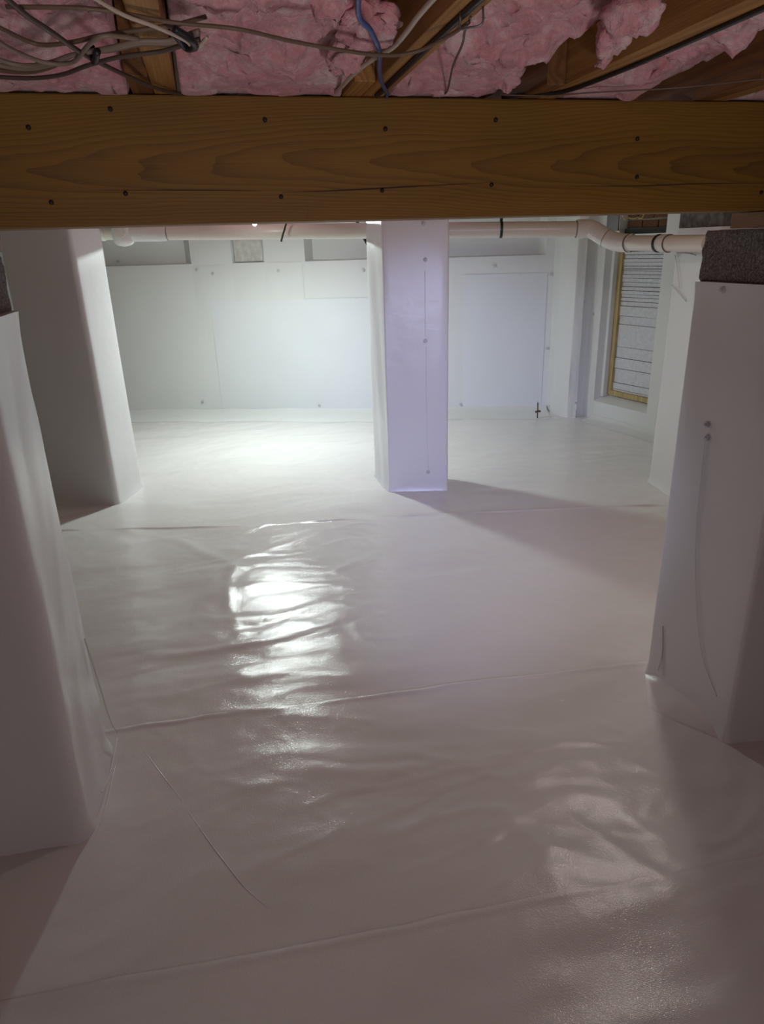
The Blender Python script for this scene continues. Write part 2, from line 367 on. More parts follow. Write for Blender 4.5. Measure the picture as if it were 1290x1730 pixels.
def sheet(a0, a1, z0, z1, A, u_, n_, parent, seed, mat=LINER_PATCH, th=0.005):
    "thin sheet lapped on a wall, with real thickness"
    n = max(3, int((a1 - a0) / 0.06)); m = max(3, int((z1 - z0) / 0.06))
    def fn(u, v):
        a = a0 + (a1 - a0) * u; z = z0 + (z1 - z0) * v
        d = -th - 0.004 * (0.5 + 0.5 * vn(a * 3, z * 2, seed)) - 0.0005
        e = np.minimum(np.minimum(u, 1 - u) * (a1 - a0), np.minimum(v, 1 - v) * (z1 - z0)); d = np.where(e < 1e-6, -0.0045, d)
        return A[0] + u_[0] * a + n_[0] * d, A[1] + u_[1] * a + n_[1] * d, z
    return grid(n, m, fn, 'liner_sheet', mat, parent)
sheet(1.12, 2.60, -0.02, 1.03, bA, ub, nb, wall_back, 1)
sheet(1.68, 2.00, 1.03, 1.348, bA, ub, nb, wall_back, 2, LINER_WALL)
sheet(3.42, 4.14, -0.02, 1.20, bA, ub, nb, wall_back, 3)
sheet(1.02, 1.33, 1.345, 1.60, bA, ub, nb, wall_back, 4, LINER_WALL, 0.008)
# crumpled clear fold inside the small pocket
def fold(u, v):
    a = 1.38 + 0.26 * u; z = 1.365 + 0.33 * v; d = 0.038 + 0.010 * vn(u * 5, v * 4, 61) + 0.008 * ridge(u * 4 + v, v * 5, 62)
    return bA[0] + ub[0] * a + nb[0] * (d - 0.012), bA[1] + ub[1] * a + nb[1] * (d - 0.012), z
grid(24, 28, fold, 'plastic_fold', FOIL, wall_back)
# wall liner lapping onto the floor
def apron(u, v):
    a = -1.3 + 5.49 * u; d = -0.002 - 0.36 * v - 0.02 * vn(a * 2, 0 * a, 71) * v
    x = bA[0] + ub[0] * a + nb[0] * d; y = bA[1] + ub[1] * a + nb[1] * d
    return x, y, H(x, y) + 0.001 + 0.009 * (1 - v ** 6) + 0.03 * (1 - v) ** 6 + 0.003 * vn(a * 4, v * 3, 72) * (1 - v)
grid(110, 14, apron, 'floor_apron', LINER_WALL, wall_back)
def disc(c, nrm, r, th, seg=10):
    c = Vector(c); nrm = Vector(nrm).normalized(); return tube([c, c + nrm * th * 0.6, c + nrm * th], [r, r, r * 0.55], seg)
pin_mesh = None
def pin(c, nrm, parent, r=0.014):
    "plastic disc fastener with a raised drive pin in the middle"
    c = Vector(c); n_ = Vector(nrm).normalized()
    V, Fc = join([disc(c, n_, r, 0.005), tube([c, c + n_ * 0.010], 0.004, 6)])
    return auto_smooth(mesh_obj('fastener', V, Fc, PIN, parent), 40)
for a, z in ((1.177, 1.273), (1.033, 1.307), (1.778, 1.281), (2.539, 1.266), (0.935, 0.109), (2.074, 0.06), (3.686, 1.268), (4.17, 1.187), (4.175, 0.559), (3.408, 0.06), (0.26, 1.40), (-0.02, 0.118)):
    dep = 0.09 if z > 1.35 else -0.008
    pin(wallp(bA, ub, nb, a, dep, z), (-nb[0], -nb[1], 0), wall_back)

# ---- corner pilaster in folds, between back wall and right wall
corner = [(2.869, 5.774), (2.866, 5.66), (2.863, 5.525), (2.904, 5.438), (2.976, 5.411), (2.995, 5.455), (3.06, 5.44), (3.085, 5.40), (3.097, 5.342)]
zs = np.linspace(-0.04, ZC, 40)
CP = [Vector((*p, 0)) for p in corner]; CP = [q for i in range(len(CP) - 1) for q in (CP[i], CP[i].lerp(CP[i + 1], 0.08), CP[i].lerp(CP[i + 1], 0.5), CP[i].lerp(CP[i + 1], 0.92))] + [CP[-1]]
V = [(p.x + 0.004 * float(vn(z * 3, i * 0.7, 81)), p.y + 0.004 * float(vn(z * 3, i * 0.7, 82)), z) for z in zs for i, p in enumerate(CP)]
k = len(CP); Fc = [(r * k + c, r * k + c + 1, (r + 1) * k + c + 1, (r + 1) * k + c) for r in range(39) for c in range(k - 1)]
wall_corner = struct(mesh_obj('wall_corner', V, Fc, LINER_WALL, None, True))
for p, z in (((2.868, 5.70), 0.02), ((2.976, 5.405), 0.95), ((2.966, 5.41), 0.10), ((3.075, 5.415), 0.84)):
    pin((*p, z + 0.03), (-0.3, -0.95, 0), wall_corner, 0.009)

# ---- right wall with the boarded opening
rA = np.array((3.097, 5.342)); ur = np.array((0.2373, -0.97144)); nr_ = np.array((0.97144, 0.2373))
hole = [(0.0, 0.590, 0.152, 1.46, 0.040, 0.59, 0.210, 0.168), (0.13, 0.590, 1.485, 1.66, 0.13, 0.59, 1.485, 0.11)]
wall_right = struct(wall_cells(rA, ur, nr_, [0.0, 0.13, 0.590, 3.0, 7.9], [-0.04, 0.152, 1.46, 1.485, 1.66, ZC], hole, 'wall_right', LINER_WALL, 90))
def apron2(u, v):
    a = 0.0 + 2.2 * u; d = -0.002 - 0.14 * v
    x = rA[0] + ur[0] * a + nr_[0] * d; y = rA[1] + ur[1] * a + nr_[1] * d
    return x, y, H(x, y) + 0.001 + 0.008 * (1 - v ** 6) + 0.03 * (1 - v) ** 5
grid(60, 10, apron2, 'floor_apron', LINER_WALL, wall_right)
def local_box(a0, a1, d0, d1, z0, z1):
    v, f = box(a0, a1, d0, d1, z0, z1)
    return [wallp(rA, ur, nr_, a, d, z) for a, d, z in v], f
window = struct(bpy.data.objects.new('window_1', None)); COL.objects.link(window); window['label'] = 'boarded wall opening with yellow wood trim and painted boards'
bevel(mesh_obj('frame_stile', *local_box(0.040, 0.083, 0.105, 0.150, 0.205, 1.455), YELLOW, window))
bevel(mesh_obj('frame_stile', *local_box(0.548, 0.588, 0.105, 0.150, 0.205, 1.455), YELLOW, window))
bevel(mesh_obj('frame_sill', *local_box(0.083, 0.548, 0.095, 0.150, 0.205, 0.246), YELLOW, window))
bevel(mesh_obj('frame_head', *local_box(0.083, 0.548, 0.105, 0.150, 1.415, 1.455), YELLOW, window))
mesh_obj('frame_liner', *local_box(0.014, 0.042, 0.060, 0.13, 0.190, 1.455), LINER_WALL, window)
zl = [1.42, 1.36, 1.333, 1.305, 1.278, 1.251, 1.227, 1.213, 1.186, 1.158, 1.126, 1.094, 1.062, 1.034, 1.009, 0.979, 0.941, 0.863, 0.795, 0.613, 0.523, 0.434, 0.313, 0.259, 0.243]
for i in range(len(zl) - 1):
    z1, z0 = zl[i], zl[i + 1]; o = random.uniform(-0.004, 0.005); t = random.uniform(-0.0015, 0.0025)
    gap = 0.0012 if random.random() < 0.6 else 0.0028
    v, f = box(0.075, 0.555, 0.128 + o, 0.152, z0 + gap, z1 - gap)
    v = [(a, d, z + (a - 0.3) * 0.012 * random.uniform(0.5, 1)) for a, d, z in v]
    ob = mesh_obj('board', [wallp(rA, ur, nr_, a, d, z) for a, d, z in v], f, BOARD, window); bevel(ob, 0.0015, 1)
mesh_obj('backing_board', *local_box(0.04, 0.588, 0.153, 0.165, 0.205, 1.455), LINTEL, window)
# brickwork and steel lintel over the opening
mesh_obj('lintel', *local_box(0.14, 0.58, 0.05, 0.105, 1.486, 1.524), LINTEL, wall_right)
mesh_obj('mortar_bed', *local_box(0.135, 0.585, 0.085, 0.109, 1.486, 1.658), MORTAR, wall_right)
bz = [(1.530, 1.580), (1.592, 1.646)]
for r, (z0, z1) in enumerate(bz):
    a = 0.14 - 0.05 * r
    while a < 0.575:
        a0, a1 = max(a, 0.138), min(a + 0.145, 0.582); a += 0.157
        if a1 - a0 < 0.02: continue
        jz = random.uniform(-0.003, 0.003); jd = random.uniform(0.062, 0.074)
        bevel(mesh_obj('brick', *local_box(a0, a1, jd, 0.108, z0 + jz, z1 + jz), BRICK, wall_right), 0.004, 2)
bevel(mesh_obj('flashing', *local_box(0.0, 0.125, -0.012, -0.002, 1.515, 1.70), STEEL, wall_right), 0.002, 1)
bevel(mesh_obj('flashing_lip', *local_box(0.0, 0.15, -0.02, -0.002, 1.47, 1.515), LINER_WALL, wall_right), 0.004, 1)

# ---- walls outside the picture (close the crawl space)
wall_left = struct(mesh_obj('wall_left', *box(-3.25, -3.2, -2.2, 8.2, -0.04, ZC), LINER_WALL))
wall_front = struct(mesh_obj('wall_front', *box(-3.2, 5.0, -2.25, -2.2, -0.04, ZC), LINER_WALL))

# ================================================================ PIERS
def ring(corners, r, step=0.03):
    "rounded polygon outline, counter-clockwise corners; returns points and outward normals"
    P, Nn = [], []; n = len(corners); C = [Vector((c[0], c[1])) for c in corners]
    for i in range(n):
        p, a, b = C[i], C[i - 1], C[(i + 1) % n]
        da = (a - p).normalized(); db = (b - p).normalized(); h = math.acos(max(-1, min(1, da.dot(db)))) / 2
        t = r / math.tan(h); cen = p + (da + db).normalized() * (r / math.sin(h))
        s0 = p + da * t - cen; s1 = p + db * t - cen
        a0 = math.atan2(s0.y, s0.x); a1 = math.atan2(s1.y, s1.x); dlt = (a1 - a0 + math.pi) % (2 * math.pi) - math.pi
        for k in range(6):
            an = a0 + dlt * k / 5; d = Vector((math.cos(an), math.sin(an))); P.append(cen + d * r); Nn.append(d)
        nxt = C[(i + 1) % n]; an_, bn = C[i], C[(i + 2) % n]
        e0 = p + db * t; d2a = (C[i] - nxt).normalized(); d2b = (C[(i + 2) % n] - nxt).normalized()
        h2 = math.acos(max(-1, min(1, d2a.dot(d2b)))) / 2; e1 = nxt + d2a * (r / math.tan(h2))
        L = (e1 - e0).length; m = max(2, int(L / step)); nn = Vector((db.y, -db.x))
        for k in range(1, m): P.append(e0 + (e1 - e0) * (k / m)); Nn.append(nn)
    return P, Nn
def wrap_mesh(corners, z0, z1, r, seed, parent, amp=0.004, name='liner_wrap', mat=LINER_PIER, folds=1.0):
    P, Nn = ring(corners, r); n = len(P); nz = int((z1 - z0) / 0.03) + 1
    zz = np.linspace(z0, z1, nz); V = []
    s = np.cumsum([0] + [(P[i] - P[i - 1]).length for i in range(1, n)])
    tot = s[-1] + (P[0] - P[-1]).length
    for z in zz:
        a = s / tot * 2 * math.pi; cx, cy = np.cos(a) * tot / 6.28, np.sin(a) * tot / 6.28
        d = amp * (vn(cx * 4 + seed, cy * 4 + z * 1.1, seed) + 0.7 * folds * vn(cx * 12 + z * .8, cy * 12 + z * 1.3, seed + 1)) + 0.35 * amp * vn(cx * 25, cy * 25 + z * 9, seed + 2)
        d = d + 0.022 * math.exp(-((z - z0) / 0.035) ** 2) + (0.004 * math.exp(-((z1 - z) / 0.03) ** 2))
        V += [(p.x + m.x * q, p.y + m.y * q, z) for p, m, q in zip(P, Nn, d)]
    Fc = [(j * n + i, j * n + (i + 1) % n, (j + 1) * n + (i + 1) % n, (j + 1) * n + i) for j in range(nz - 1) for i in range(n)]
    k = len(V); cx = sum(p.x for p in P) / n; cy = sum(p.y for p in P) / n; V.append((cx, cy, z1))
    Fc += [((nz - 1) * n + i, (nz - 1) * n + (i + 1) % n, k) for i in range(n)]
    o = mesh_obj(name, V, Fc, mat, parent, True); o.data.set_sharp_from_angle(angle=math.radians(50)); return o
def shrink(corners, d):
    C = [Vector(c) for c in corners]; cen = sum(C, Vector((0, 0))) / 4
    return [tuple(c + (cen - c).normalized() * d * 1.41) for c in C]
def block_mesh(corners, z0, z1, seed, parent):
    "rough split concrete block standing on the wrapped courses"
    P, Nn = ring(corners, 0.008, 0.012); n = len(P); nz = 14; V = []
    for j, z in enumerate(np.linspace(z0, z1, nz)):
        for i, (p, m) in enumerate(zip(P, Nn)):
            q = 0.0022 * float(vn(i * 0.9, j * 0.9, seed)) + 0.0030 * float(vn(i * 0.31, j * 0.5, seed + 1)) - (0.004 if j in (0, nz - 1) else 0)
            V.append((p.x + m.x * q, p.y + m.y * q, z + 0.001 * float(vn(i * .5, j, seed + 3))))
    Fc = [(j * n + i, j * n + (i + 1) % n, (j + 1) * n + (i + 1) % n, (j + 1) * n + i) for j in range(nz - 1) for i in range(n)]
    Fc += [tuple((nz - 1) * n + i for i in range(n)), tuple(range(n))[::-1]]
    return mesh_obj('concrete_block', V, Fc, BLOCK, parent)
ZB, ZT = 1.338, 1.474
G = 'wrapped support piers'
# near right: corners FL, FR, BR, BL (counter-clockwise)
nr = [(1.391, 1.46), (1.78, 1.43), (1.76, 1.82), (1.364, 1.847)]
p_nr = thing('support_pier', 'white wrapped pier at right foreground, bare grey block on its top', 'pier', G)
wrap_mesh(nr, -0.03, ZB, 0.012, 101, p_nr, 0.0025, folds=0.5)
block_mesh(shrink(nr, 0.006), ZB - 0.002, ZT, 111, p_nr)
for y, z, x in ((1.719, 0.941, 1.372), (1.712, 0.903, 1.373), (1.728, 1.319, 1.370)): pin((x, y, z), (-1, -0.07, 0), p_nr, 0.010)
# seams of the wrap on the right pier
def strip(pts, r, parent, mat, name): return mesh_obj(name, *tube(pts, r, 6, 6), mat, parent, True)
strip([(1.3705, 1.716, 0.90), (1.371, 1.70, 0.62), (1.374, 1.66, 0.40), (1.378, 1.60, 0.22), (1.3855, 1.52, 0.12)], 0.0011, p_nr, LINER_PIER, 'wrap_seam')
strip([(1.366, 1.79, 0.22), (1.366, 1.775, 0.12), (1.362, 1.78, 0.05)], 0.0025, p_nr, LINER_PIER, 'wrap_seam')
# near left
nl = [(-0.875, 1.60), (-0.479, 1.568), (-0.484, 1.976), (-0.88, 2.0)]
p_nl = thing('support_pier', 'white wrapped pier cut by the left frame edge, draped loosely', 'pier', G)
wrap_mesh(nl, -0.03, ZB, 0.045, 121, p_nl, 0.006, folds=1.0)
block_mesh(shrink(nl, 0.012), ZB - 0.002, ZT, 131, p_nl)
strip([(-0.476, 1.90, 0.42), (-0.470, 1.93, 0.25), (-0.465, 1.95, 0.10), (-0.455, 1.965, 0.03)], 0.002, p_nl, LINER_PIER, 'wrap_seam')
strip([(-0.466, 1.70, 0.03), (-0.458, 1.75, 0.025), (-0.455, 1.85, 0.02), (-0.455, 1.95, 0.02)], 0.0016, p_nl, LINER_PIER, 'wrap_seam')
# far left
fl = [(-1.13, 4.455), (-0.722, 4.312), (-0.605, 4.68), (-1.01, 4.82)]
p_fl = thing('support_pier', 'plain shaded white pier behind the left foreground pier', 'pier', G)
wrap_mesh(fl, -0.03, 1.745, 0.03, 141, p_fl, 0.002, folds=0.4)
# centre
cp = [(0.943, 4.008), (1.305, 3.913), (1.30, 4.25), (0.926, 4.34)]
p_c = thing('support_pier', 'tall white wrapped pier in the centre, with disc fasteners down its face', 'pier', G)
wrap_mesh(cp, -0.03, 1.745, 0.012, 151, p_c, 0.0035, folds=1.2)
for x, y, z in ((1.167, 3.947, 1.57), (1.175, 3.945, 1.38), (1.172, 3.946, 0.934), (1.183, 3.943, 0.132)): pin((x, y, z), (-0.253, -0.967, 0), p_c, 0.012)
strip([(1.172, 3.946, 1.32), (1.172, 3.946, 1.0), (1.172, 3.946, 0.96)], 0.0018, p_c, LINER_PIER, 'wrap_seam')
strip([(1.177, 3.946, 0.90), (1.176, 3.945, 0.5), (1.182, 3.943, 0.16)], 0.0015, p_c, LINER_PIER, 'wrap_seam')
# far right
fr = [(2.545, 3.29), (2.94, 3.26), (2.96, 3.65), (2.565, 3.677)]
p_fr = thing('support_pier', 'white wrapped pier glimpsed behind the right foreground pier, below the drain pipe', 'pier', G)
wrap_mesh(fr, -0.03, 1.50, 0.014, 161, p_fr, 0.003, folds=0.6)
bevel(mesh_obj('cap_board', *join([box(2.56, 2.94, 3.30, 3.66, 1.501, 1.745)]), simple('weathered_wood', (0.20, 0.18, 0.17), 0.8, 0, 30, 0.5, 0.004, 0.4), p_fr), 0.004)
strip([(2.557, 3.66, 1.20), (2.553, 3.60, 1.17), (2.548, 3.50, 1.12)], 0.003, p_fr, LINER_PIER, 'wrap_fold')
strip([(2.557, 3.66, 1.36), (2.553, 3.61, 1.27), (2.551, 3.58, 1.19)], 0.002, p_fr, LINER_PIER, 'wrap_fold')
strip([(2.557, 3.64, 1.37), (2.553, 3.55, 1.37), (2.551, 3.47, 1.36)], 0.003, p_fr, LINER_PIER, 'wrap_fold')

# wood shims between piers and beam
bevel(tag(mesh_obj('wood_shim', *box(1.372, 1.76, 1.50, 1.738, ZT + 0.002, 1.5145), JOIST_D), 'short wood shim under the beam on the right bare block', 'shim'), 0.002)
bevel(tag(mesh_obj('wood_shim', *box(-0.87, -0.487, 1.60, 1.96, ZT + 0.002, 1.5145), JOIST_D), 'short wood shim under the beam at the left frame edge', 'shim'), 0.002)

# ================================================================ BEAM
beam = thing('wood_beam', 'long brown wooden beam crossing the whole view below the pink insulation', 'beam')
for k in range(3):
    y0 = 1.600 + 0.0385 * k
    o = bevel(mesh_obj('plank', *box(-3.18, 4.0, y0, y0 + 0.038, 1.516, 1.751), BEAM, beam), 0.003)
for x, z in ((-0.308, 1.693), (-0.155, 1.725), (-0.15, 1.576), (-0.292, 1.562), (0.14, 1.708), (0.161, 1.565), (0.391, 1.692), (0.38, 1.574), (0.638, 1.71), (0.632, 1.582), (0.985, 1.673), (0.993, 1.594), (1.338, 1.556)):
    V, Fc = tube([(x, 1.6005, z), (x, 1.597, z), (x, 1.5955, z)], [0.0048, 0.0045, 0.003], 8)
    mesh_obj('nail', V, Fc, NAIL, beam, True)
def crack(pts, hgt):
    V, Fc = [], []; P = catmull([(a, 0, b) for a, b in pts], 6); n = len(P)
    for i, p in enumerate(P):
        h_ = hgt * math.sin(math.pi * min(max(i / (n - 1), 0.04), 0.96)) * (0.7 + 0.3 * random.random())
        V += [(p.x, 1.5993, p.z - h_), (p.x, 1.5993, p.z + h_), (p.x, 1.6005, p.z - h_), (p.x, 1.6005, p.z + h_)]
    for i in range(n - 1):
        a = i * 4; b = a + 4; Fc += [(a, b, b + 1, a + 1), (a + 2, a, b, b + 2), (a + 1, a + 3, b + 3, b + 1)]
    mesh_obj('crack', V, Fc, CRACK, beam)
crack([(0.165, 1.573), (0.30, 1.576), (0.45, 1.581), (0.632, 1.587)], 0.0016)
crack([(0.82, 1.577), (1.0, 1.575), (1.18, 1.578), (1.345, 1.576)], 0.0014)
crack([(-0.2, 1.583), (0.0, 1.580), (0.12, 1.577)], 0.0012)
crack([(0.216, 1.560), (0.2165, 1.54), (0.216, 1.519)], 0.0009)

# ================================================================ JOISTS
ZJ = 1.7525
def joist(x0, x1, y0, y1, mat, label, z0=ZJ):
    o = mesh_obj('floor_joist', *box(x0, x1, y0, y1, z0, ZC - 0.002), mat); bevel(o, 0.002); return tag(o, label, 'joist', 'floor joists over the beam')
joist(-0.0695, -0.027, -2.18, 1.69, JOIST, 'pale floor joist at upper left, behind the bundle of cables')
joist(0.344, 0.390, -2.18, 1.69, JOIST, 'brown floor joist beside the blue cable, with a black cable along its underside')
joist(0.735, 0.777, -2.18, 1.69, JOIST, 'long brown floor joist at upper right, its lower edge followed by a black cable')
joist(1.172, 1.212, -2.18, 1.69, JOIST, 'brown floor joist in the top right corner')
joist(-0.110, -0.0705, 1.46, 6.4, JOIST_D, 'end of a dark joist lapped on the left of the pale joist')
joist(0.302, 0.343, 1.47, 6.3, JOIST, 'joist end lapped beside the joist with the blue cable')
joist(0.694, 0.734, 1.47, 6.1, JOIST_D, 'dark joist end lapped on the long joist at upper right')
joist(1.131, 1.171, 1.40, 5.9, JOIST_D, 'dark joist end lapped on the joist in the top right corner')

# ================================================================ INSULATION
def batt(x0, x1, y0, y1, seed, label, zb, dip=None):
    o = None
    xs = np.linspace(0, 1, max(30, int((x1 - x0) / 0.0055)))
    ya, yb = 0.80, 1.66
    vs = np.concatenate([np.linspace(y0, ya, 40)[:-1], np.linspace(ya, yb, 150)[:-1], np.linspace(yb, y1, 70)])
    vs = (vs - y0) / (y1 - y0)
    def fn(u, v):
        x = x0 + (x1 - x0) * u; y = y0 + (y1 - y0) * v
        wx = x + 0.03 * vn(x * 9, y * 9, seed + 5) + 0.012 * vn(x * 30, y * 30, seed + 6); wy = y + 0.03 * vn(x * 8, y * 8, seed + 7) + 0.012 * vn(x * 31, y * 31, seed + 8)
        z = zb - 0.018 * (1 - (2 * u - 1) ** 2) - 0.026 * vn(wx * 4.5, wy * 4.5, seed)
        z = z - 0.026 * (1 - np.abs(vn(wx * 7, wy * 5, seed + 1))) ** 3 - 0.012 * (1 - np.abs(vn(wx * 17, wy * 13, seed + 2))) ** 3
        z = z - 0.010 * np.maximum(0, 1 - 3.2 * np.abs(vn(wx * 12 + 9, wy * 9, seed + 12))) - 0.004 * (1 - np.abs(vn(wx * 26, wy * 16, seed + 13))) ** 4 - 0.003 * vn(wx * 40, wy * 34, seed + 3) - 0.0022 * vn(wx * 110, wy * 110, seed + 4)
        t = np.clip((y - 1.38) / 0.19, 0, 1); t = t * t * (3 - 2 * t)
        z = z * (1 - t) + t * (1.758 - 0.012 * np.abs(vn(wx * 14, wy * 14, seed + 14)))
        if dip is not None: z = z + dip(x, y)
        e = np.minimum(u, 1 - u) * (x1 - x0); z = np.where(e < 0.0035, ZC - 0.01, z)
        z = np.where((v < 1e-6) | (v > 1 - 1e-6), ZC - 0.01, np.minimum(z, ZC - 0.01))
        z = np.where((y > 1.592) , np.maximum(z, 1.757), z)
        k = 0.010 * vn(x * 50, y * 50, seed + 9)
        return x + np.where(e < 0.03, 0, k), y + 0.010 * vn(x * 50, y * 50, seed + 10), z
    o = grid(xs, vs, fn, 'insulation_batt', PINK)
    return tag(o, label, 'insulation', 'pink fibreglass batts between the joists')
b1 = batt(-0.50, -0.112, -2.0, 6.4, 201, 'pink fluffy insulation at the top left corner behind the cables', 1.822)
b2 = batt(-0.024, 0.300, -2.0, 6.4, 221, 'pink fluffy insulation between the pale joist and the blue cable', 1.822)
b3 = batt(0.393, 0.692, -2.0, 6.2, 241, 'pink fluffy insulation sagging between the two joists right of the blue cable', 1.822, lambda x, y: 0.05 * np.clip((x - 0.60) / 0.1, 0, 1) * np.clip((y - 1.25) / 0.2, 0, 1))
b4 = batt(0.780, 1.129, -2.0, 6.0, 261, 'pink fluffy insulation right of the long joist at upper right', 1.822, lambda x, y: 0.07 * np.clip((x - 0.95) / 0.12, 0, 1))
b5 = batt(1.214, 1.55, -2.0, 5.8, 281, 'sliver of pink insulation in the top right corner', 1.825)
def tuft(c, r, st, seed, parent):
    "torn wisp hanging from the batt"
    n, m = 28, 20; V = []; rng = np.random.RandomState(seed)
    for j in range(m + 1):
        th = math.pi * j / m
        for i in range(n):
            ph = 2 * math.pi * i / n; d = Vector((math.sin(th) * math.cos(ph), math.sin(th) * math.sin(ph), math.cos(th)))
            q = 1 + 0.30 * float(vn(d.x * 2.2 + seed, d.y * 2.2 + d.z * 2, seed)) + 0.18 * float(vn(d.x * 6 + d.z * 3, d.y * 6, seed + 1)) + 0.09 * float(vn(d.x * 14, d.y * 14 + d.z * 14, seed + 2))
            V.append((c[0] + d.x * r * st[0] * q, c[1] + d.y * r * st[1] * q, c[2] + d.z * r * st[2] * q))
    Fc = [(j * n + i, j * n + (i + 1) % n, (j + 1) * n + (i + 1) % n, (j + 1) * n + i) for j in range(m) for i in range(n)]
    mesh_obj('torn_tuft', V, Fc, PINK, parent, True)
tuft((0.685, 1.21, 1.775), 0.024, (1.0, 1.5, 1.1), 301, b3)
tuft((0.712, 1.285, 1.756), 0.013, (0.7, 1.7, 0.9), 303, b3)
tuft((0.655, 1.11, 1.775), 0.032, (1.1, 1.2, 0.8), 305, b3)
tuft((0.270, 1.17, 1.765), 0.035, (1.2, 1.3, 0.7), 307, b2)
tuft((0.262, 1.33, 1.758), 0.03, (1.0, 1.4, 0.7), 309, b2)
tuft((0.62, 1.50, 1.775), 0.035, (1.0, 1.0, 0.7), 313, b3)

# ================================================================ CABLES
def cable(name, pts, r, mat, label, group=None, extra=None):
    o = mesh_obj(name, *tube(pts, r, 8, 8), mat, None, True); return tag(o, label, 'cable', group)
cable('blue_cable', [(0.19, 0.80, 1.77), (0.215, 1.009, 1.742), (0.243, 1.06, 1.730), (0.268, 1.121, 1.722), (0.301, 1.262, 1.728), (0.343, 1.415, 1.737), (0.385, 1.55, 1.747), (0.41, 1.70, 1.757)], 0.0036, BLUEC, 'blue cable hanging in front of the joist above the beam')
cable('white_cable', [(0.31, 0.85, 1.75), (0.307, 1.034, 1.748), (0.307, 1.103, 1.745), (0.305, 1.18, 1.742), (0.293, 1.249, 1.743), (0.281, 1.355, 1.744), (0.28, 1.496, 1.747), (0.284, 1.593, 1.755)], 0.0038, WHITEC, 'thick off-white cable running slantwise behind the blue cable')
thin = cable('brown_cable', [(-0.20, 1.04, 1.738), (-0.10, 1.03, 1.736), (-0.013, 1.064, 1.734), (0.067, 1.06, 1.728), (0.146, 1.088, 1.722), (0.257, 1.11, 1.715), (0.318, 1.113, 1.720), (0.358, 1.073, 1.732), (0.372, 1.036, 1.738)], 0.0026, BROWNC, 'thin brown cable slung level across the insulation past the blue cable')
st = mesh_obj('wire_staple', *tube([(0.363, 1.044, 1.752), (0.363, 1.044, 1.733), (0.370, 1.028, 1.730), (0.384, 1.018, 1.732), (0.386, 1.022, 1.752)], 0.0016, 6, 3), STEEL, None, True)
tag(st, 'small bent wire staple on the joist holding the brown cable', 'staple')
cable('brown_wire', [(0.374, 1.035, 1.744), (0.374, 1.058, 1.733), (0.39, 1.114, 1.731), (0.424, 1.255, 1.735), (0.461, 1.383, 1.740), (0.495, 1.50, 1.746), (0.515, 1.585, 1.753), (0.52, 1.64, 1.756)], 0.0018, BROWNC, 'thin reddish-brown wire dropping from the staple to the beam')
cable('black_cable', [(0.367, 0.80, 1.7475), (0.366, 1.0, 1.7475), (0.366, 1.3, 1.7475), (0.368, 1.55, 1.7475), (0.372, 1.592, 1.754)], 0.0044, BLACK, 'black cable along the underside of the joist beside the blue cable')
cable('black_cable', [(0.772, 0.75, 1.748), (0.772, 0.966, 1.748), (0.773, 1.152, 1.748), (0.772, 1.313, 1.748), (0.752, 1.50, 1.748), (0.70, 1.575, 1.755), (0.66, 1.62, 1.757)], 0.0040, BLACK, 'long black cable under the long joist at upper right')
cable('brown_wire', [(1.25, 1.22, 1.742), (1.083, 1.335, 1.742), (0.969, 1.431, 1.744), (0.808, 1.497, 1.745), (0.72, 1.55, 1.748), (0.64, 1.588, 1.756)], 0.0015, BROWNC, 'thin brown wire crossing below the pink insulation at upper right')
cable('dark_cable', [(-0.21, 0.90, 1.745), (-0.182, 1.021, 1.730), (-0.163, 1.078, 1.725), (-0.138, 1.183, 1.723), (-0.106, 1.32, 1.730), (-0.062, 1.469, 1.738), (-0.027, 1.57, 1.7475), (-0.01, 1.62, 1.757)], 0.0034, DARKC, 'dark cable slanting across the cable bundle down to the beam')
# left bundle: pale cables sagging side by side to a knot at the pale joist
G2 = 'cable bundle at the top left'
bd = [((-0.32, 1.24, 1.745), 0, GREYC, 'topmost pale cable of the bundle at the top left'),
      ((-0.33, 1.30, 1.742), 1, GREYC, 'second pale cable of the bundle at the top left'),
      ((-0.335, 1.345, 1.740), 2, BROWNC, 'lowest brown cable of the bundle at the top left')]
for (p, k, mt, lb) in bd:
    cable('bundle_cable', [(p[0] - 0.10, p[1] + 0.0, p[2] + 0.01), p, (-0.25, 1.285 + 0.02 * k, 1.731 - 0.001 * k), (-0.20, 1.255 + 0.012 * k, 1.727), (-0.155, 1.20 + 0.008 * k, 1.726 + 0.002 * k), (-0.10, 1.165 + 0.006 * k, 1.728), (-0.06, 1.15 + 0.008 * k, 1.733), (-0.02, 1.15 + 0.010 * k, 1.735), (0.02, 1.13 + 0.012 * k, 1.742)], 0.0034, mt, lb, G2)
cable('bundle_cable', [(-0.43, 1.42, 1.748), (-0.33, 1.37, 1.733), (-0.25, 1.34, 1.724), (-0.19, 1.29, 1.719), (-0.14, 1.225, 1.719), (-0.09, 1.19, 1.723), (-0.03, 1.175, 1.728), (0.02, 1.15, 1.737)], 0.0032, DARKC, 'dark cable lowest in the sagging bundle at the top left', G2)
cable('bundle_cable', [(-0.24, 1.16, 1.748), (-0.20, 1.20, 1.738), (-0.15, 1.165, 1.733), (-0.11, 1.135, 1.734), (-0.06, 1.12, 1.738), (-0.01, 1.11, 1.743), (0.03, 1.09, 1.748)], 0.0030, BROWNC, 'brown cable highest across the pale joist, above the bundle', G2)
cable('bundle_cable', [(-0.245, 1.02, 1.745), (-0.247, 1.10, 1.735), (-0.235, 1.17, 1.728), (-0.20, 1.225, 1.722), (-0.16, 1.215, 1.720), (-0.125, 1.13, 1.722), (-0.10, 1.10, 1.726), (-0.06, 1.13, 1.731)], 0.0030, GREYC, 'pale cable looping down from the top left corner into the bundle', G2)
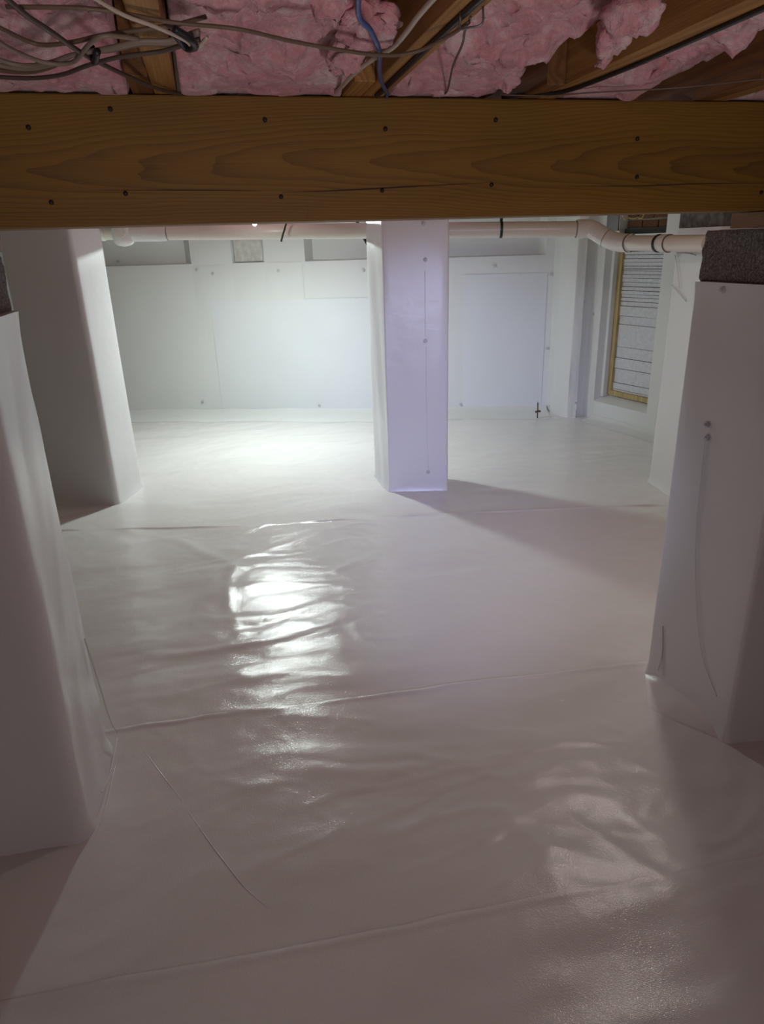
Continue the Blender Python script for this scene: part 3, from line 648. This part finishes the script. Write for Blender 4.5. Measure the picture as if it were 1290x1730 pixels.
cable('bundle_cable', [(-0.11, 0.98, 1.742), (-0.07, 1.03, 1.732), (-0.035, 1.06, 1.728), (0.0, 1.11, 1.726), (0.012, 1.16, 1.728), (0.03, 1.13, 1.735)], 0.0026, WHITEC, 'short pale cable crossing the pale joist to the knot of cables', G2)
cable('cable_tie', [(-0.118, 1.16, 1.722), (-0.125, 1.185, 1.717), (-0.13, 1.21, 1.722), (-0.128, 1.19, 1.734)], 0.005, BLACK, 'black tape wound round the bundle at the top left')
cable('black_knot', [(-0.012, 1.075, 1.73), (0.008, 1.09, 1.722), (0.012, 1.125, 1.722), (0.0, 1.15, 1.727), (-0.012, 1.12, 1.735)], 0.005, BLACK, 'black cable end coiled beside the pale joist')

# ================================================================ DRAIN PIPE
pipe = thing('drain_pipe', 'long cream plastic drain pipe hung under the joists behind the beam', 'pipe')
PR = 0.0448
def seg(name, pts, r, mat, n=24, sm=0): return auto_smooth(mesh_obj(name, *tube(pts, r, n, sm), mat, pipe), 40)
a0 = Vector((-0.235, 4.795, 1.578)); a1 = Vector((2.175, 4.043, 1.5175)); ad = (a1 - a0).normalized()
seg('pipe_length', [a0, a1], PR, PVC)
seg('pipe_length', [a0 - ad * 1.0, a0 - ad * 0.27], PR * 0.90, PVC)
# wide coupling and the tee with its riser
seg('coupling', [a0 - ad * 0.27, a0 - ad * 0.265, a0 - ad * 0.03, a0 + ad * 0.0], [PR * 1.05, PR * 1.16, PR * 1.16, PR * 1.05], PVC_F)
t0 = a0 - ad * 0.285
tee = []
for k in range(9):
    an = math.pi / 2 * k / 8; tee.append((t0.x, t0.y - 0.012, t0.z - 0.045 - 0.035 * math.sin(math.pi / 2 - an) if False else t0.z - 0.078 + 0.050 * k / 8))
rr = [0.010, 0.030, 0.043, 0.051, 0.057, 0.061, 0.064, 0.066, 0.067]
seg('tee_riser', [(t0.x, t0.y - 0.012, t0.z - 0.080 + 0.0075 * k * (0.5 + k / 16)) for k in range(9)] + [(t0.x, t0.y - 0.012, t0.z + 0.10), (t0.x, t0.y - 0.012, t0.z + 0.16)], rr + [0.067, 0.064], PVC_F)
seg('cleanout_plug', [(t0.x - 0.005, t0.y - 0.066, t0.z + 0.000), (t0.x - 0.007, t0.y - 0.090, t0.z + 0.000)], [0.030, 0.028], PVC)
seg('hub_ring', [a0 - ad * 0.50, a0 - ad * 0.49, a0 - ad * 0.41, a0 - ad * 0.40], [PR * 0.95, PR * 1.05, PR * 1.05, PR * 0.95], PVC_F)
# double bend stepping down to the right
e = [a1 - ad * 0.005, a1 + ad * 0.05, (2.252, 3.985, 1.492), (2.285, 3.945, 1.462), (2.320, 3.895, 1.440), (2.345, 3.845, 1.433), (2.362, 3.80, 1.4315)]
seg('elbow', e[:4], PR * 1.14, PVC_F, 24, 6)
seg('elbow', e[3:], PR * 1.14, PVC_F, 24, 6)
seg('elbow_hub', [a1 - ad * 0.03, a1 + ad * 0.01], PR * 1.2, PVC_F)
m1 = Vector((2.285, 3.945, 1.462)); md = (Vector((2.32, 3.895, 1.44)) - Vector((2.252, 3.985, 1.492))).normalized()
seg('joint_line', [m1 - md * 0.002, m1 + md * 0.002], PR * 1.155, SEAMD)
c0 = Vector((2.352, 3.815, 1.432)); c1 = Vector((2.415, 3.20, 1.421)); dd = (c1 - c0).normalized()
seg('pipe_length', [c0, c1], PR * 0.93, PVC)
seg('joint_line', [c0 + dd * 0.012, c0 + dd * 0.016], PR * 1.145, SEAMD)
k0 = c0 + dd * 0.285
seg('coupling', [k0, k0 + dd * 0.05], PR * 1.04, PVC_F)
seg('joint_line', [k0 + dd * 0.05, k0 + dd * 0.056], PR * 1.045, SEAMD)
seg('joint_line', [a0 + ad * 0.0, a0 + ad * 0.004], PR * 1.06, SEAMD)
seg('joint_line', [a1 - ad * 0.036, a1 - ad * 0.032], PR * 1.08, SEAMD)
def hanger(p, d, top):
    V, Fc = join([tube([p - d * 0.008, p + d * 0.008], PR * 1.06, 24), box(p.x - 0.009, p.x + 0.009, p.y - 0.002, p.y + 0.002, p.z + PR, top)])
    return auto_smooth(mesh_obj('pipe_strap', V, Fc, BLACK, pipe), 30)
hanger(a0 + ad * 2.05, ad, 1.99)
seg('clamp_band', [c0 + dd * 0.254, c0 + dd * 0.268], PR * 1.06, BLACK)

# loose wires near the pipe
cable('black_wire', [(0.47, 4.50, 1.74), (0.475, 4.49, 1.63), (0.463, 4.488, 1.585), (0.443, 4.488, 1.535), (0.432, 4.49, 1.502)], 0.0055, BLACK, 'short black wire hanging in front of the drain pipe left of the centre pier')
cable('black_cable', [(0.98, 5.05, 1.74), (1.01, 5.02, 1.62), (1.06, 5.0, 1.50), (1.10, 5.0, 1.44), (1.14, 5.0, 1.36)], 0.012, BLACK, 'thick black cable hanging behind the drain pipe by the centre pier')
cable('yellow_wire', [(2.47, 4.16, 1.99), (2.50, 4.15, 1.61), (2.54, 4.14, 1.575), (2.585, 4.12, 1.575), (2.62, 4.10, 1.61), (2.63, 4.09, 1.99)], 0.004, YELLOWC, 'thin yellow wire looping above the drain pipe bend')

# metal stake at the back right
stake = thing('metal_stake', 'thin dark metal stake standing by the back wall near the corner', 'stake')
mesh_obj('rod', *tube([(2.655, 5.50, -0.03), (2.653, 5.50, 0.137)], 0.0055, 8), RUST, stake, True)
mesh_obj('clip', *tube([(2.63, 5.495, 0.058), (2.655, 5.488, 0.064), (2.675, 5.495, 0.060)], 0.009, 8, 4), RUST, stake, True)

# ================================================================ WORK LIGHTS
def work_light(loc, color, watts, r, depth, label, cat_group, tilt=0.0, heading=(0, -1), globe=False, top=ZC):
    "LED disc lamp: domed diffuser under a plastic housing hung by its cord; a globe for the added fill and glint"
    t = thing('work_light', label, 'lamp', cat_group); x, y, z = loc
    ax = Vector((-heading[1], heading[0], 0)); rot = Matrix.Rotation(-tilt, 4, ax) if tilt else Matrix.Identity(4)
    def put(V): return [rot @ Vector(p) + Vector(loc) for p in V]
    V = []; n, m = 28, 12
    for j in range(m + 1):
        th = (math.pi * 0.88 if globe else math.pi / 2) * j / m
        for i in range(n):
            ph = 2 * math.pi * i / n; V.append((r * math.sin(th) * math.cos(ph), r * math.sin(th) * math.sin(ph), -depth * math.cos(th)))
    Fc = [(j * n + i, (j + 1) * n + i, (j + 1) * n + (i + 1) % n, j * n + (i + 1) % n) for j in range(m) for i in range(n)]
    area = 0.0
    for f in Fc:
        p = [Vector(V[i]) for i in f]; area += ((p[2] - p[0]).cross(p[3] - p[1])).length / 2
    mesh_obj('diffuser', put(V), Fc, bulb_mat('lamp_diffuser', color, watts / (math.pi * area)), t, True)
    hr, hz = (0.4, depth * 0.9) if globe else (1.03, 0.0005)
    hv, hf = tube([(0, 0, hz), (0, 0, hz + 0.02), (0, 0, hz + 0.035), (0, 0, hz + 0.05)], [r * hr, r * hr, min(r * 0.6, r * hr), 0.012], 28)
    auto_smooth(mesh_obj('housing', put(hv), hf, HOLDER, t))
    e_ = rot @ Vector((0, 0, hz + 0.05)) + Vector(loc)
    mesh_obj('cord', *tube([e_, (e_.x, e_.y, e_.z + 0.05), (x, y, z + 0.25), (x, y, top)], 0.004, 6, 4), DARKC, t, True)
G3 = 'temporary work lights'
work_light((0.325, 5.38, 1.642), (0.87, 1.0, 0.965), BULB_A, 0.08, 0.016, 'disc lamp hanging before the back wall, hidden by the beam and the drain pipe', G3, math.radians(10), (-0.32, -0.947))
work_light((1.62, 2.36, 1.675), (1.0, 0.89, 0.82), BULB_B, 0.045, 0.035, 'disc lamp hanging behind the beam on the right, hidden from view', G3)
work_light((-0.091, -0.85, 0.70), (0.98, 0.91, 0.98), FILL_C, 0.06, 0.06, 'added fill globe hung low behind the camera, out of view', G3, globe=True)  # unseen fill, added to lift the ceiling, beam and near pier faces
work_light((0.271, 4.30, 1.601), (0.95, 1.0, 0.98), 0.6, 0.013, 0.013, 'tiny glowing globe added as the glint just under the beam, in front of the drain pipe', G3, globe=True)  # added emitter standing in for the lamp glint below the beam
